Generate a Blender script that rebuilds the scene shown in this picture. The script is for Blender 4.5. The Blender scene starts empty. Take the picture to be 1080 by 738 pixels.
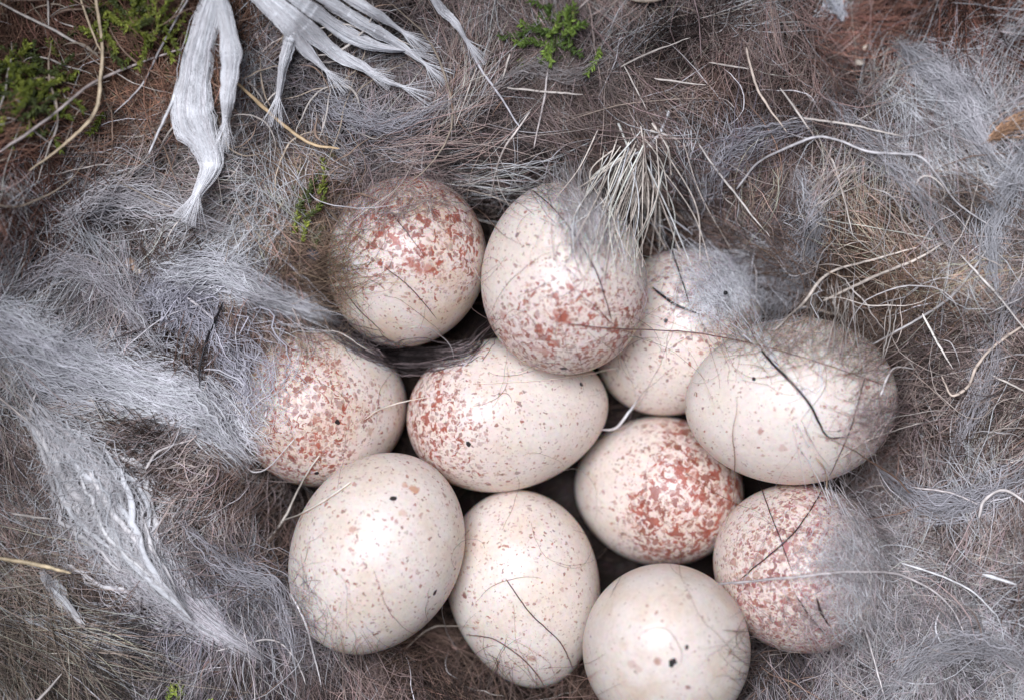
import bpy, math, random
import numpy as np
from mathutils import Vector, Quaternion, Matrix

scene = bpy.context.scene
rng = np.random.default_rng(11)
random.seed(5)
R = math.radians
U = 1e-4                      # one picture pixel at egg height is a tenth of a millimetre
CZ = 0.24                     # camera height over the middle of the eggs

# ------------------------------------------------------------------ camera
cam_d = bpy.data.cameras.new("camera")
cam = bpy.data.objects.new("camera", cam_d)
scene.collection.objects.link(cam)
cam.location = (0, 0, CZ)
cam.rotation_euler = (0, 0, 0)
cam_d.sensor_fit = 'HORIZONTAL'
cam_d.angle = 2 * math.atan(540 * U / CZ)
cam_d.clip_start = 0.005
cam_d.clip_end = 20
cam_d.dof.use_dof = True
cam_d.dof.focus_distance = CZ - 0.006
cam_d.dof.aperture_fstop = 13.0
scene.camera = cam

# ------------------------------------------------------------------ sky, sun, exposure
SUN_EL, SUN_AZ = 76.0, 320.0          # azimuth: clockwise from +Y (top of the picture)
world = bpy.data.worlds.new("World")
scene.world = world
world.use_nodes = True
wn = world.node_tree
wn.nodes.clear()
sky = wn.nodes.new("ShaderNodeTexSky")
sky.sky_type = 'NISHITA'
sky.sun_disc = False
sky.sun_elevation = R(SUN_EL)
sky.sun_rotation = R(SUN_AZ)
bg = wn.nodes.new("ShaderNodeBackground")
bg.inputs[1].default_value = 0.05
wo = wn.nodes.new("ShaderNodeOutputWorld")
wn.links.new(sky.outputs[0], bg.inputs[0])
wn.links.new(bg.outputs[0], wo.inputs[0])
sun_d = bpy.data.lights.new("sun", 'SUN')
sun_d.energy = 3.0
sun_d.angle = R(28)
sun_d.color = (0.875, 0.90, 1.0)
sun = bpy.data.objects.new("sun", sun_d)
scene.collection.objects.link(sun)
sd = Vector((math.sin(R(SUN_AZ)) * math.cos(R(SUN_EL)), math.cos(R(SUN_AZ)) * math.cos(R(SUN_EL)), math.sin(R(SUN_EL))))
sun.rotation_euler = (-sd).to_track_quat('-Z', 'Y').to_euler()
scene.view_settings.view_transform = 'Standard'
scene.view_settings.look = 'None'
scene.view_settings.exposure = 0.70
scene.view_settings.gamma = 1
scene.cycles.max_bounces = 12
scene.cycles.diffuse_bounces = 8
scene.cycles.transmission_bounces = 8

# ------------------------------------------------------------------ small helpers
def W(px, py, z):
    """world point (metres) over picture column px, row py at height z"""
    px, py, z = np.broadcast_arrays(np.asarray(px, float), np.asarray(py, float), np.asarray(z, float))
    k = U * (CZ - z) / CZ
    return np.stack([(px - 540) * k, (369 - py) * k, z], -1)

def smooth(t):
    t = np.clip(t, 0, 1)
    return t * t * (3 - 2 * t)

class Noise2:
    def __init__(s, seed, scale):
        s.g = np.random.default_rng(seed).random((128, 128)); s.s = scale
    def __call__(s, x, y):
        x = np.asarray(x, float) / s.s + 500; y = np.asarray(y, float) / s.s + 500
        i = np.floor(x).astype(int); j = np.floor(y).astype(int)
        u = smooth(x - i); v = smooth(y - j)
        g = s.g; i0 = i % 128; i1 = (i + 1) % 128; j0 = j % 128; j1 = (j + 1) % 128
        return (g[i0, j0] * (1 - u) * (1 - v) + g[i1, j0] * u * (1 - v) + g[i0, j1] * (1 - u) * v + g[i1, j1] * u * v)

def catmull(pts, n):
    p = np.asarray(pts, float)
    if len(p) == 2:
        t = np.linspace(0, 1, n)[:, None]
        return p[0] * (1 - t) + p[1] * t
    p = np.vstack([2 * p[0] - p[1], p, 2 * p[-1] - p[-2]])
    seg = len(p) - 3
    t = np.linspace(0, seg - 1e-6, n)
    i = t.astype(int); f = (t - i)[:, None]
    a, b, c, d = p[i], p[i + 1], p[i + 2], p[i + 3]
    return 0.5 * (2 * b + (c - a) * f + (2 * a - 5 * b + 4 * c - d) * f ** 2 + (3 * b - a - 3 * c + d) * f ** 3)

def link(name, me, mat, parent=None):
    o = bpy.data.objects.new(name, me)
    scene.collection.objects.link(o)
    if mat is not None:
        me.materials.append(mat)
    if parent is not None:
        o.parent = parent
    return o

def tag(o, label=None, cat=None, group=None, kind=None):
    if label: o['label'] = label
    if cat: o['category'] = cat
    if group: o['group'] = group
    if kind: o['kind'] = kind
    return o

def empty(name, loc=(0, 0, 0)):
    o = bpy.data.objects.new(name, None)
    o.empty_display_size = 0.004
    o.location = loc
    scene.collection.objects.link(o)
    return o

def np_mesh(name, verts, quads, tint=None, smooth_shade=True):
    me = bpy.data.meshes.new(name)
    nv, nf = len(verts), len(quads)
    me.vertices.add(nv)
    me.vertices.foreach_set("co", np.ascontiguousarray(verts, dtype=np.float32).ravel())
    me.loops.add(nf * 4)
    me.loops.foreach_set("vertex_index", np.ascontiguousarray(quads, dtype=np.int32).ravel())
    me.polygons.add(nf)
    me.polygons.foreach_set("loop_start", np.arange(0, nf * 4, 4, dtype=np.int32))
    me.polygons.foreach_set("loop_total", np.full(nf, 4, dtype=np.int32))
    me.polygons.foreach_set("use_smooth", np.full(nf, smooth_shade))
    me.update(calc_edges=True)
    if tint is not None:
        a = me.color_attributes.new("tint", 'FLOAT_COLOR', 'POINT')
        c = np.ones((nv, 4), np.float32); c[:, :3] = tint
        a.data.foreach_set("color", c.ravel())
    return me

def tubes(P, rad, col, S=3, flat=1.0):
    """P (N,K,3) centre lines, rad (N,K) radii in metres, col (N,3) or (N,K,3) -> verts, quads, tints"""
    N, K, _ = P.shape
    T = np.gradient(P, axis=1)
    T /= np.linalg.norm(T, axis=2, keepdims=True) + 1e-12
    ref = np.array([0.03, 0.05, 1.0])
    A = np.cross(T, ref); A /= np.linalg.norm(A, axis=2, keepdims=True) + 1e-12
    B = np.cross(A, T)
    ang = np.linspace(0, 2 * np.pi, S, endpoint=False) + 0.5
    ring = (np.cos(ang)[None, None, :, None] * A[:, :, None, :] + flat * np.sin(ang)[None, None, :, None] * B[:, :, None, :])
    V = P[:, :, None, :] + ring * rad[:, :, None, None]
    idx = np.arange(N * K * S).reshape(N, K, S)
    a = idx[:, :-1, :]; b = idx[:, 1:, :]
    q = np.stack([a, np.roll(a, -1, 2), np.roll(b, -1, 2), b], -1).reshape(-1, 4)
    if col.ndim == 2:
        col = np.repeat(col[:, None, :], K, 1)
    c = np.repeat(col[:, :, None, :], S, 2).reshape(-1, 3)
    return V.reshape(-1, 3), q, c

def merge(parts):
    vs, qs, cs, off = [], [], [], 0
    for v, q, c in parts:
        vs.append(v); qs.append(q + off); cs.append(c); off += len(v)
    return np.concatenate(vs), np.concatenate(qs), np.concatenate(cs)

# ------------------------------------------------------------------ materials
def nodes_of(name):
    m = bpy.data.materials.new(name); m.use_nodes = True
    nt = m.node_tree
    return m, nt, nt.nodes, nt.links, nt.nodes["Principled BSDF"]

def fibre_mat(name, rough=0.55, spec=0.35, vary=0.35, scale=900, transl=0.25):
    m, nt, N, L, p = nodes_of(name)
    at = N.new("ShaderNodeAttribute"); at.attribute_name = "tint"
    tc = N.new("ShaderNodeTexCoord")
    no = N.new("ShaderNodeTexNoise"); no.inputs["Scale"].default_value = scale; no.inputs["Detail"].default_value = 3
    L.new(tc.outputs["Object"], no.inputs["Vector"])
    mr = N.new("ShaderNodeMapRange")
    mr.inputs[1].default_value = 0.3; mr.inputs[2].default_value = 0.7
    mr.inputs[3].default_value = 1 - vary; mr.inputs[4].default_value = 1 + vary * 0.6
    L.new(no.outputs["Fac"], mr.inputs[0])
    mx = N.new("ShaderNodeVectorMath"); mx.operation = 'SCALE'
    L.new(at.outputs["Color"], mx.inputs[0]); L.new(mr.outputs[0], mx.inputs["Scale"])
    L.new(mx.outputs[0], p.inputs["Base Color"])
    p.inputs["Roughness"].default_value = rough
    p.inputs["Specular IOR Level"].default_value = spec
    if transl > 0:
        tr = N.new("ShaderNodeBsdfTranslucent")
        L.new(mx.outputs[0], tr.inputs["Color"])
        ms = N.new("ShaderNodeMixShader"); ms.inputs[0].default_value = transl
        L.new(p.outputs[0], ms.inputs[1]); L.new(tr.outputs[0], ms.inputs[2])
        L.new(ms.outputs[0], N["Material Output"].inputs["Surface"])
    return m

M_fur = fibre_mat("fur fibres", 0.6, 0.3, 0.25, 700, 0.40)
M_wool = fibre_mat("pale wool", 0.45, 0.4, 0.14, 500, 0.45)
M_straw = fibre_mat("dry stems", 0.5, 0.4, 0.35, 1200, 0.0)
M_hair = fibre_mat("single hairs", 0.35, 0.5, 0.25, 900, 0.0)
M_leaf = fibre_mat("moss leaves", 0.45, 0.4, 0.35, 1500, 0.3)

def felt_mat():
    m, nt, N, L, p = nodes_of("matted felt")
    tc = N.new("ShaderNodeTexCoord")
    n1 = N.new("ShaderNodeTexNoise"); n1.inputs["Scale"].default_value = 160; n1.inputs["Detail"].default_value = 6
    n2 = N.new("ShaderNodeTexNoise"); n2.inputs["Scale"].default_value = 1800; n2.inputs["Detail"].default_value = 5; n2.inputs["Distortion"].default_value = 2
    L.new(tc.outputs["Object"], n1.inputs["Vector"]); L.new(tc.outputs["Object"], n2.inputs["Vector"])
    cr = N.new("ShaderNodeValToRGB")
    cr.color_ramp.elements[0].position = 0.35; cr.color_ramp.elements[0].color = (0.035, 0.022, 0.018, 1)
    cr.color_ramp.elements[1].position = 0.65; cr.color_ramp.elements[1].color = (0.11, 0.085, 0.08, 1)
    L.new(n1.outputs["Fac"], cr.inputs[0])
    mx = N.new("ShaderNodeMix"); mx.data_type = 'RGBA'; mx.blend_type = 'MULTIPLY'; mx.inputs[0].default_value = 0.8
    L.new(cr.outputs[0], mx.inputs[6]); L.new(n2.outputs["Color"], mx.inputs[7])
    L.new(mx.outputs[2], p.inputs["Base Color"])
    p.inputs["Roughness"].default_value = 0.9; p.inputs["Specular IOR Level"].default_value = 0.1
    b = N.new("ShaderNodeBump"); b.inputs["Strength"].default_value = 1; b.inputs["Distance"].default_value = 0.0006
    L.new(n2.outputs["Fac"], b.inputs["Height"]); L.new(b.outputs[0], p.inputs["Normal"])
    return m
M_felt = felt_mat()

def egg_mat(name, base, tan, flecks, cap, cap_pos, cap_col, tan_amt, seed, spots=(), blobs=()):
    """shell: cream ground, small flecks everywhere, red-brown blotches towards the blunt end (+Z of the egg)"""
    m, nt, N, L, p = nodes_of(name)
    def math_(op, a, b=None, c=None, clamp=False):
        n = N.new("ShaderNodeMath"); n.operation = op; n.use_clamp = clamp
        for i, v in enumerate((a, b, c)):
            if v is None: continue
            if hasattr(v, "is_linked"): L.new(v, n.inputs[i])
            else: n.inputs[i].default_value = v
        return n.outputs[0]
    def step(v, a, b, lo=0.0, hi=1.0):
        n = N.new("ShaderNodeMapRange"); n.interpolation_type = 'SMOOTHSTEP'
        L.new(v, n.inputs[0])
        for i, x in ((1, a), (2, b), (3, lo), (4, hi)):
            if hasattr(x, "is_linked"): L.new(x, n.inputs[i])
            else: n.inputs[i].default_value = x
        return n.outputs[0]
    def noise(vec, scale, det=2, dist=0.0):
        n = N.new("ShaderNodeTexNoise"); n.inputs["Scale"].default_value = scale
        n.inputs["Detail"].default_value = det; n.inputs["Distortion"].default_value = dist
        L.new(vec, n.inputs["Vector"]); return n
    def mix(f, a, b, blend='MIX'):
        n = N.new("ShaderNodeMix"); n.data_type = 'RGBA'; n.blend_type = blend
        if hasattr(f, "is_linked"): L.new(f, n.inputs[0])
        else: n.inputs[0].default_value = f
        for i, v in ((6, a), (7, b)):
            if hasattr(v, "is_linked"): L.new(v, n.inputs[i])
            else: n.inputs[i].default_value = (*v, 1)
        return n.outputs[2]
    tc = N.new("ShaderNodeTexCoord")
    mp = N.new("ShaderNodeMapping"); mp.inputs["Scale"].default_value = (1000, 1000, 1000)
    L.new(tc.outputs["Object"], mp.inputs["Vector"])
    mm = mp.outputs[0]                                   # millimetres in the egg's own frame
    off = N.new("ShaderNodeVectorMath"); off.operation = 'ADD'; off.inputs[1].default_value = (seed * 37.1, seed * 11.7, seed * 5.3)
    L.new(mm, off.inputs[0])
    # warped coordinates give ragged, streaky flecks
    wn_ = noise(off.outputs[0], 1.3, 3)
    sub = N.new("ShaderNodeVectorMath"); sub.operation = 'SUBTRACT'; sub.inputs[1].default_value = (.5, .5, .5)
    L.new(wn_.outputs["Color"], sub.inputs[0])
    sc = N.new("ShaderNodeVectorMath"); sc.operation = 'SCALE'; sc.inputs["Scale"].default_value = 1.1
    L.new(sub.outputs[0], sc.inputs[0])
    wv = N.new("ShaderNodeVectorMath"); wv.operation = 'ADD'
    L.new(off.outputs[0], wv.inputs[0]); L.new(sc.outputs[0], wv.inputs[1])
    wvec = wv.outputs[0]
    sep = N.new("ShaderNodeSeparateXYZ"); L.new(mm, sep.inputs[0])
    big = noise(off.outputs[0], 0.16, 2)
    zz = math_('ADD', sep.outputs[2], math_('MULTIPLY', math_('SUBTRACT', big.outputs["Fac"], 0.5), 9.0))
    capm = step(zz, cap_pos - 4.5, cap_pos + 3.5)        # 0 at the pointed end .. 1 on the cap
    # ground colour
    n_t = noise(off.outputs[0], 0.22, 4)
    tan_f = math_('MULTIPLY', step(n_t.outputs["Fac"], 0.40, 0.68), tan_amt)
    col = mix(tan_f, base, tan)
    pink = math_('MULTIPLY', capm, 0.20 * min(1, cap * 1.3))
    col = mix(pink, col, (0.66, 0.46, 0.42))
    # pale lilac under-flecks
    v0 = N.new("ShaderNodeTexVoronoi"); v0.inputs["Scale"].default_value = 1.35; L.new(wvec, v0.inputs["Vector"])
    s0 = N.new("ShaderNodeSeparateColor"); L.new(v0.outputs["Color"], s0.inputs[0])
    r0 = math_('MULTIPLY', math_('SUBTRACT', s0.outputs[0], 0.55 - 0.25 * flecks), 0.42)
    m0 = step(math_('SUBTRACT', r0, v0.outputs["Distance"]), 0.0, 0.08)
    col = mix(math_('MULTIPLY', m0, 0.42), col, (0.50, 0.36, 0.38))
    # sharp brown flecks, three sizes
    for sc_, thr, rr, c1, c2, am in ((1.15, 0.56 - 0.45 * flecks, 0.45, (0.38, 0.11, 0.07), (0.20, 0.085, 0.075), 0.85),
                                     (2.0, 0.44 - 0.45 * flecks, 0.50, (0.40, 0.13, 0.085), (0.17, 0.08, 0.07), 0.8),
                                     (3.0, 0.52 - 0.45 * flecks, 0.55, (0.48, 0.26, 0.18), (0.30, 0.17, 0.16), 0.55)):
        v = N.new("ShaderNodeTexVoronoi"); v.inputs["Scale"].default_value = sc_; L.new(wvec, v.inputs["Vector"])
        s = N.new("ShaderNodeSeparateColor"); L.new(v.outputs["Color"], s.inputs[0])
        t = math_('SUBTRACT', thr + 0.10, math_('MULTIPLY', capm, 0.45 * cap))
        rad = math_('MULTIPLY', math_('SUBTRACT', s.outputs[0], t), rr)
        mk = step(math_('SUBTRACT', rad, v.outputs["Distance"]), 0.0, 0.05)
        cc = mix(s.outputs[1], c1, c2)
        col = mix(math_('MULTIPLY', mk, math_('MULTIPLY', math_('ADD', math_('MULTIPLY', s.outputs[2], 0.6), 0.4), am)), col, cc)
    # worm-like red blotches crowding towards the cap
    nb = noise(wvec, 1.15 if cap > 0.97 else 1.55, 3, 0.8)
    thr = math_('SUBTRACT', 0.80, math_('MULTIPLY', capm, 0.255 * cap))
    mb = step(nb.outputs["Fac"], thr, math_('ADD', thr, 0.05))
    nb2 = noise(wvec, 0.5, 2)
    red = mix(step(nb2.outputs["Fac"], 0.35, 0.65), cap_col, tuple(c * 0.6 for c in cap_col))
    col = mix(math_('MULTIPLY', mb, 0.86), col, red)
    # single large marks, placed where this egg has them
    def blob(co, r, c, amt, soft):
        nonlocal col
        d = N.new("ShaderNodeVectorMath"); d.operation = 'DISTANCE'
        wq = N.new("ShaderNodeVectorMath"); wq.operation = 'MULTIPLY_ADD'
        L.new(sub.outputs[0], wq.inputs[0]); wq.inputs[1].default_value = (r * 2.6,) * 3; L.new(mm, wq.inputs[2])
        L.new(wq.outputs[0], d.inputs[0]); d.inputs[1].default_value = co
        k = step(d.outputs["Value"], r * (1 - soft), r * (1 + soft), 1.0, 0.0)
        col = mix(math_('MULTIPLY', k, amt), col, c)
    mot = noise(mm, 2.2, 5, 0.3)
    mv_ = N.new("ShaderNodeVectorMath"); mv_.operation = 'SCALE'; L.new(col, mv_.inputs[0])
    L.new(step(mot.outputs["Fac"], 0.3, 0.7, 0.95, 1.04), mv_.inputs["Scale"])
    col = mv_.outputs[0]
    sm = noise(off.outputs[0], 0.5, 5, 1.2)
    col = mix(math_('MULTIPLY', step(sm.outputs["Fac"], 0.56, 0.70), 0.08 + 0.25 * tan_amt), col, (0.50, 0.34, 0.20))
    for co, r, c, amt in blobs: blob(co, r, c, amt, 0.35)
    for co, r in spots: blob(co, r, (0.012, 0.008, 0.008), 0.97, 0.12)
    L.new(col, p.inputs["Base Color"])
    p.inputs["Roughness"].default_value = 0.43
    p.inputs["Specular IOR Level"].default_value = 0.45
    p.inputs["Subsurface Weight"].default_value = 0.85
    p.inputs["Subsurface Radius"].default_value = (1.0, 0.35, 0.15)
    p.inputs["Subsurface Scale"].default_value = 0.0020
    bn = noise(mm, 5.0, 3); b2 = noise(mm, 0.45, 2)
    bp = N.new("ShaderNodeBump"); bp.inputs["Strength"].default_value = 0.22; bp.inputs["Distance"].default_value = 0.0001
    L.new(math_('ADD', bn.outputs["Fac"], math_('MULTIPLY', b2.outputs["Fac"], 4.0)), bp.inputs["Height"])
    L.new(bp.outputs[0], p.inputs["Normal"])
    return m

# ------------------------------------------------------------------ eggs
CREAM = (0.76, 0.675, 0.60); TAN = (0.58, 0.41, 0.25); RED = (0.38, 0.11, 0.07)
# px, py, z mm, half length, half width, blunt direction (dx, dy down), tilt to camera deg, taper, flecks, cap, cap position, tan, label
EGGS = [
 (428, 279, 0.3, 100, 83, (0.35, -0.94), 48, .06, .65, 1.05, 4.3, .55, "speckled egg at the upper left of the clutch, rust red patch on its top",
    [], [((433, 277), 6, RED, .75), ((441, 284), 5, RED, .75), ((452, 284), 5, RED, .6)]),
 (594, 293, 3.6, 100, 85, (0.12, 1.0), 14, .07, .75, .95, 2.2, .15, "big upright egg below the dry grass tuft, red blotches on its lower half",
    [((594, 389), 3.6)], [((593, 335), 8, RED, .7), ((568, 348), 5, RED, .7), ((574, 371), 7, RED, .6), ((530, 332), 5, RED, .5), ((586, 362), 4, RED, .6)]),
 (714, 352, -5.2, 98, 85, (0.7, -0.7), 20, .05, .95, .5, 3.0, .1, "half hidden pale egg under the tuft of grey wool, behind two bigger eggs",
    [((702, 338), 2)], [((705, 337), 6, RED, .35)]),
 (834, 423, 3.0, 109, 86, (1.0, -0.08), 4, .05, .55, .5, 6.0, .15, "large pale egg lying sideways with a bent black hair across it",
    [((795, 399), 2.2)], [((802, 455), 3.5, RED, .6), ((825, 472), 4, RED, .3)]),
 (342, 430, 0.0, 100, 83, (-1.0, 0.05), 50, .06, .85, .95, 2.2, .50, "round egg at the far left, brown flecks thick on its left side",
    [((357, 445), 2.8), ((334, 499), 2.4)], [((390, 455), 4.5, (.40, .24, .15), .6)]),
 (536, 436, 0.0, 109, 81, (-1.0, 0.14), 12, .08, .75, 1.0, 4.2, .2, "long egg in the middle of the clutch with a dense red left end",
    [((494, 468), 3.0), ((613, 405), 3.0)], []),
 (693, 517, -1.5, 99, 81, (1.0, 0.12), 40, .06, .7, 1.12, 0.8, .25, "egg covered in coarse red blotches on its right, framed by six others",
    [], [((668, 521), 5, RED, .5), ((732, 503), 6, RED, .5)]),
 (396, 584, 2.6, 109, 87, (0.45, -0.9), 8, .03, .8, .05, 9.0, .25, "smooth cream egg at the lower left with a small orange smudge near its top",
    [((415, 525), 3.0), ((459, 625), 3.2)], [((436, 515), 4.5, (.52, .22, .10), .7), ((427, 511), 3.5, (.55, .30, .18), .6), ((424, 540), 4, (.55, .32, .2), .45), ((373, 558), 3.5, RED, .5)]),
 (553, 621, -1.0, 107, 81, (-0.22, -1.0), 4, .07, .8, .14, 7.0, .25, "tall egg in the middle of the bottom row with evenly scattered small brown flecks",
    [], [((490, 627), 3, (.25, .12, .1), .8), ((562, 694), 4, RED, .5)]),
 (842, 597, -0.5, 98, 87, (0.6, 0.3), 52, .05, 1.0, .95, -1.0, .1, "densely freckled pinkish egg at the lower right, its right side under grey fur",
    [((773, 638), 2.8)], []),
 (702, 682, 1.2, 98, 85, (0.2, 0.5), -58, .06, .3, .0, 9.0, .35, "nearly plain cream egg at the bottom edge with one round black dot",
    [((709, 698), 4.6), ((724, 682), 2.2)], [((694, 697), 3.5, (.4, .2, .15), .7), ((666, 700), 4.5, (.55, .38, .32), .55), ((673, 704), 4, (.55, .38, .32), .5), ((725, 725), 3, (.3, .15, .12), .8), ((727, 629), 3.5, (.4, .25, .18), .6), ((770, 686), 3, (.4, .22, .12), .6)]),
]

def egg_points(L_, W_, k, nu, nv):
    th = np.linspace(0, np.pi, nv); ph = np.linspace(0, 2 * np.pi, nu, endpoint=False)
    T, Pp = np.meshgrid(th, ph, indexing='ij')
    rho = W_ * np.sin(T) * (1 + k * np.cos(T) * 1.2) * (1 - 0.03 * np.cos(T) ** 2)
    return np.stack([rho * np.cos(Pp), rho * np.sin(Pp), L_ * np.cos(T)], -1)

def egg_rot(d, tilt):
    v = Vector((d[0], -d[1], 0)).normalized() * math.cos(R(tilt)) + Vector((0, 0, math.sin(R(tilt))))
    return v.to_track_quat('Z', 'Y')

# eggs keep their place in the picture and shift in height until none cuts into another
info = []
for e in EGGS:
    q = egg_rot(e[5], e[6])
    info.append(dict(c=None, z=e[2] * 1e-3, q=q, Rm=np.array(q.to_matrix()), L=e[3] * U, W=e[4] * U, k=e[7], e=e))
def penetration(a, b):
    pts = egg_points(a['L'], a['W'], a['k'], 40, 30).reshape(-1, 3) @ a['Rm'].T + a['c']
    l = (pts - b['c']) @ b['Rm']
    ct = np.clip(l[:, 2] / b['L'], -1, 1)
    rho = b['W'] * (1 + b['k'] * ct * 1.2)
    f = np.sqrt((l[:, 0] ** 2 + l[:, 1] ** 2) / rho ** 2 + (l[:, 2] / b['L']) ** 2)
    return (1 - f.min()) * b['W']
for it in range(60):
    for a in info: a['c'] = W(a['e'][0], a['e'][1], a['z'])
    worst = 0
    mv = [0.0] * len(info)
    for i in range(len(info)):
        for j in range(i + 1, len(info)):
            if np.linalg.norm(info[i]['c'] - info[j]['c']) > 0.023: continue
            pn = penetration(info[i], info[j])
            if pn > 1e-5:
                worst = max(worst, pn)
                s = 1 if info[i]['z'] > info[j]['z'] else -1
                mv[i] += s * pn * 0.5; mv[j] -= s * pn * 0.5
    for a, m_ in zip(info, mv): a['z'] += float(np.clip(m_, -4e-4, 4e-4))
    if worst < 2e-5: break
print("egg relax", it, worst, [round(a['z'] * 1000, 1) for a in info])

# height map of the egg tops, in picture coordinates
GS = 2.0
gx0, gy0, gw, gh = -300, -300, 840, 670
Zegg = np.full((gh, gw), -0.02)
for a in info:
    a['c'] = W(a['e'][0], a['e'][1], a['z'])
    pts = egg_points(a['L'], a['W'], a['k'], 420, 330).reshape(-1, 3) @ a['Rm'].T + a['c']
    k = U * (CZ - pts[:, 2]) / CZ
    ix = np.round((pts[:, 0] / k + 540 - gx0) / GS).astype(int); iy = np.round((369 - pts[:, 1] / k - gy0) / GS).astype(int)
    ok = (ix >= 0) & (ix < gw) & (iy >= 0) & (iy < gh)
    np.maximum.at(Zegg, (iy[ok], ix[ok]), pts[ok, 2])
def zegg(px, py):
    ix = np.clip(np.round((np.asarray(px) - gx0) / GS).astype(int), 0, gw - 1)
    iy = np.clip(np.round((np.asarray(py) - gy0) / GS).astype(int), 0, gh - 1)
    return Zegg[iy, ix]

def surface_coord(a, px, py):
    """point of egg a under a picture position, in the egg's own millimetres"""
    o = np.array([0, 0, CZ]); d = W(px, py, 0.0) - o; d = d / np.linalg.norm(d)
    t = CZ - 0.02
    for s in range(4000):
        p = o + d * t
        l = (p - a['c']) @ a['Rm']
        ct = np.clip(l[2] / a['L'], -1, 1)
        th = math.acos(ct); rho = a['W'] * (1 + a['k'] * ct * 1.2) * (1 - 0.03 * ct ** 2)
        f = math.sqrt((l[0] ** 2 + l[1] ** 2) / rho ** 2 + (l[2] / a['L']) ** 2)
        if f <= 1: break
        t += 2e-5
    return tuple(float(x) * 1000 for x in l)

for n, a in enumerate(info):
    e = a['e']
    pts = egg_points(a['L'], a['W'], a['k'], 96, 65)
    # merged poles: keep the rings, the pole rings collapse to a point
    nv, nu = pts.shape[:2]
    ring = pts[1:-1].reshape(-1, 3)
    verts = np.vstack([ring, [[0, 0, a['L']], [0, 0, -a['L']]]])
    faces = []
    for i in range(nv - 3):
        for j in range(nu):
            faces.append((i * nu + j, (i + 1) * nu + j, (i + 1) * nu + (j + 1) % nu, i * nu + (j + 1) % nu))
    tp, bt = len(ring), len(ring) + 1
    for j in range(nu):
        faces.append((tp, j, (j + 1) % nu)); faces.append((bt, (nv - 3) * nu + (j + 1) % nu, (nv - 3) * nu + j))
    me = bpy.data.meshes.new("egg")
    me.from_pydata(verts.tolist(), [], faces)
    me.polygons.foreach_set("use_smooth", [True] * len(me.polygons)); me.update()
    spots = [(surface_coord(a, *s[0]), s[1] * 0.1) for s in e[13]]
    blobs = [(surface_coord(a, *s[0]), s[1] * 0.1, s[2], s[3]) for s in e[14]]
    capc = (0.38, 0.085, 0.05) if n != 9 else (0.42, 0.14, 0.14)
    mat = egg_mat("eggshell", CREAM, TAN, e[8], e[9], e[10], capc, e[11], n + 1, spots, blobs)
    o = link("egg", me, mat)
    o.location = a['c'].tolist(); o.rotation_mode = 'QUATERNION'; o.rotation_quaternion = a['q']
    tag(o, e[12], "egg", "speckled eggs lying in the nest")

# ------------------------------------------------------------------ nest cup
nl1, nl2, nl3 = Noise2(1, 150), Noise2(2, 60), Noise2(3, 26)
def lining(px, py):
    """height of the fur lining (metres) over a picture position"""
    px = np.asarray(px, float); py = np.asarray(py, float)
    r = np.sqrt(((px - 605) / 372) ** 2 + ((py - 462) / 300) ** 2)
    h = -10.5 + 15.0 * smooth((r - 0.60) / 0.50) + 6.0 * smooth((r - 1.0) / 1.0)
    d = np.maximum(np.maximum(-px, px - 1080), np.maximum(-py, py - 738))
    h += 80 * smooth((d - 40) / 510)                 # unseen wall added outside the picture, raised to block low sky light
    amp = smooth((r - 0.6) / 0.4)
    h += amp * ((nl1(px, py) - .5) * 6.5 + (nl2(px, py) - .5) * 5.0 + (nl3(px, py) - .5) * 2.0)
    return h * 1e-3

gx = np.linspace(-1000, 2080, 320); gy = np.linspace(-1000, 1740, 290)
GX, GY = np.meshgrid(gx, gy)
hz = lining(GX, GY)
V = W(GX, GY, hz - 0.0032)
ii = np.arange(GX.size).reshape(GX.shape)
Q = np.stack([ii[1:, :-1], ii[1:, 1:], ii[:-1, 1:], ii[:-1, :-1]], -1).reshape(-1, 4)
nest = empty("bird_nest", (0, 0, -0.014))
tag(nest, "deep nest cup of matted grey and brown fur holding the clutch of eggs", "nest")
def child(name, me, mat, parent):
    o = link(name, me, mat, parent)
    o.matrix_parent_inverse = Matrix.Translation(-Vector(parent.location))
    return o
child("cup", np_mesh("cup", V.reshape(-1, 3), Q), M_felt, nest)

def ztop(px, py):
    return np.maximum(lining(px, py), zegg(px, py))

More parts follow.
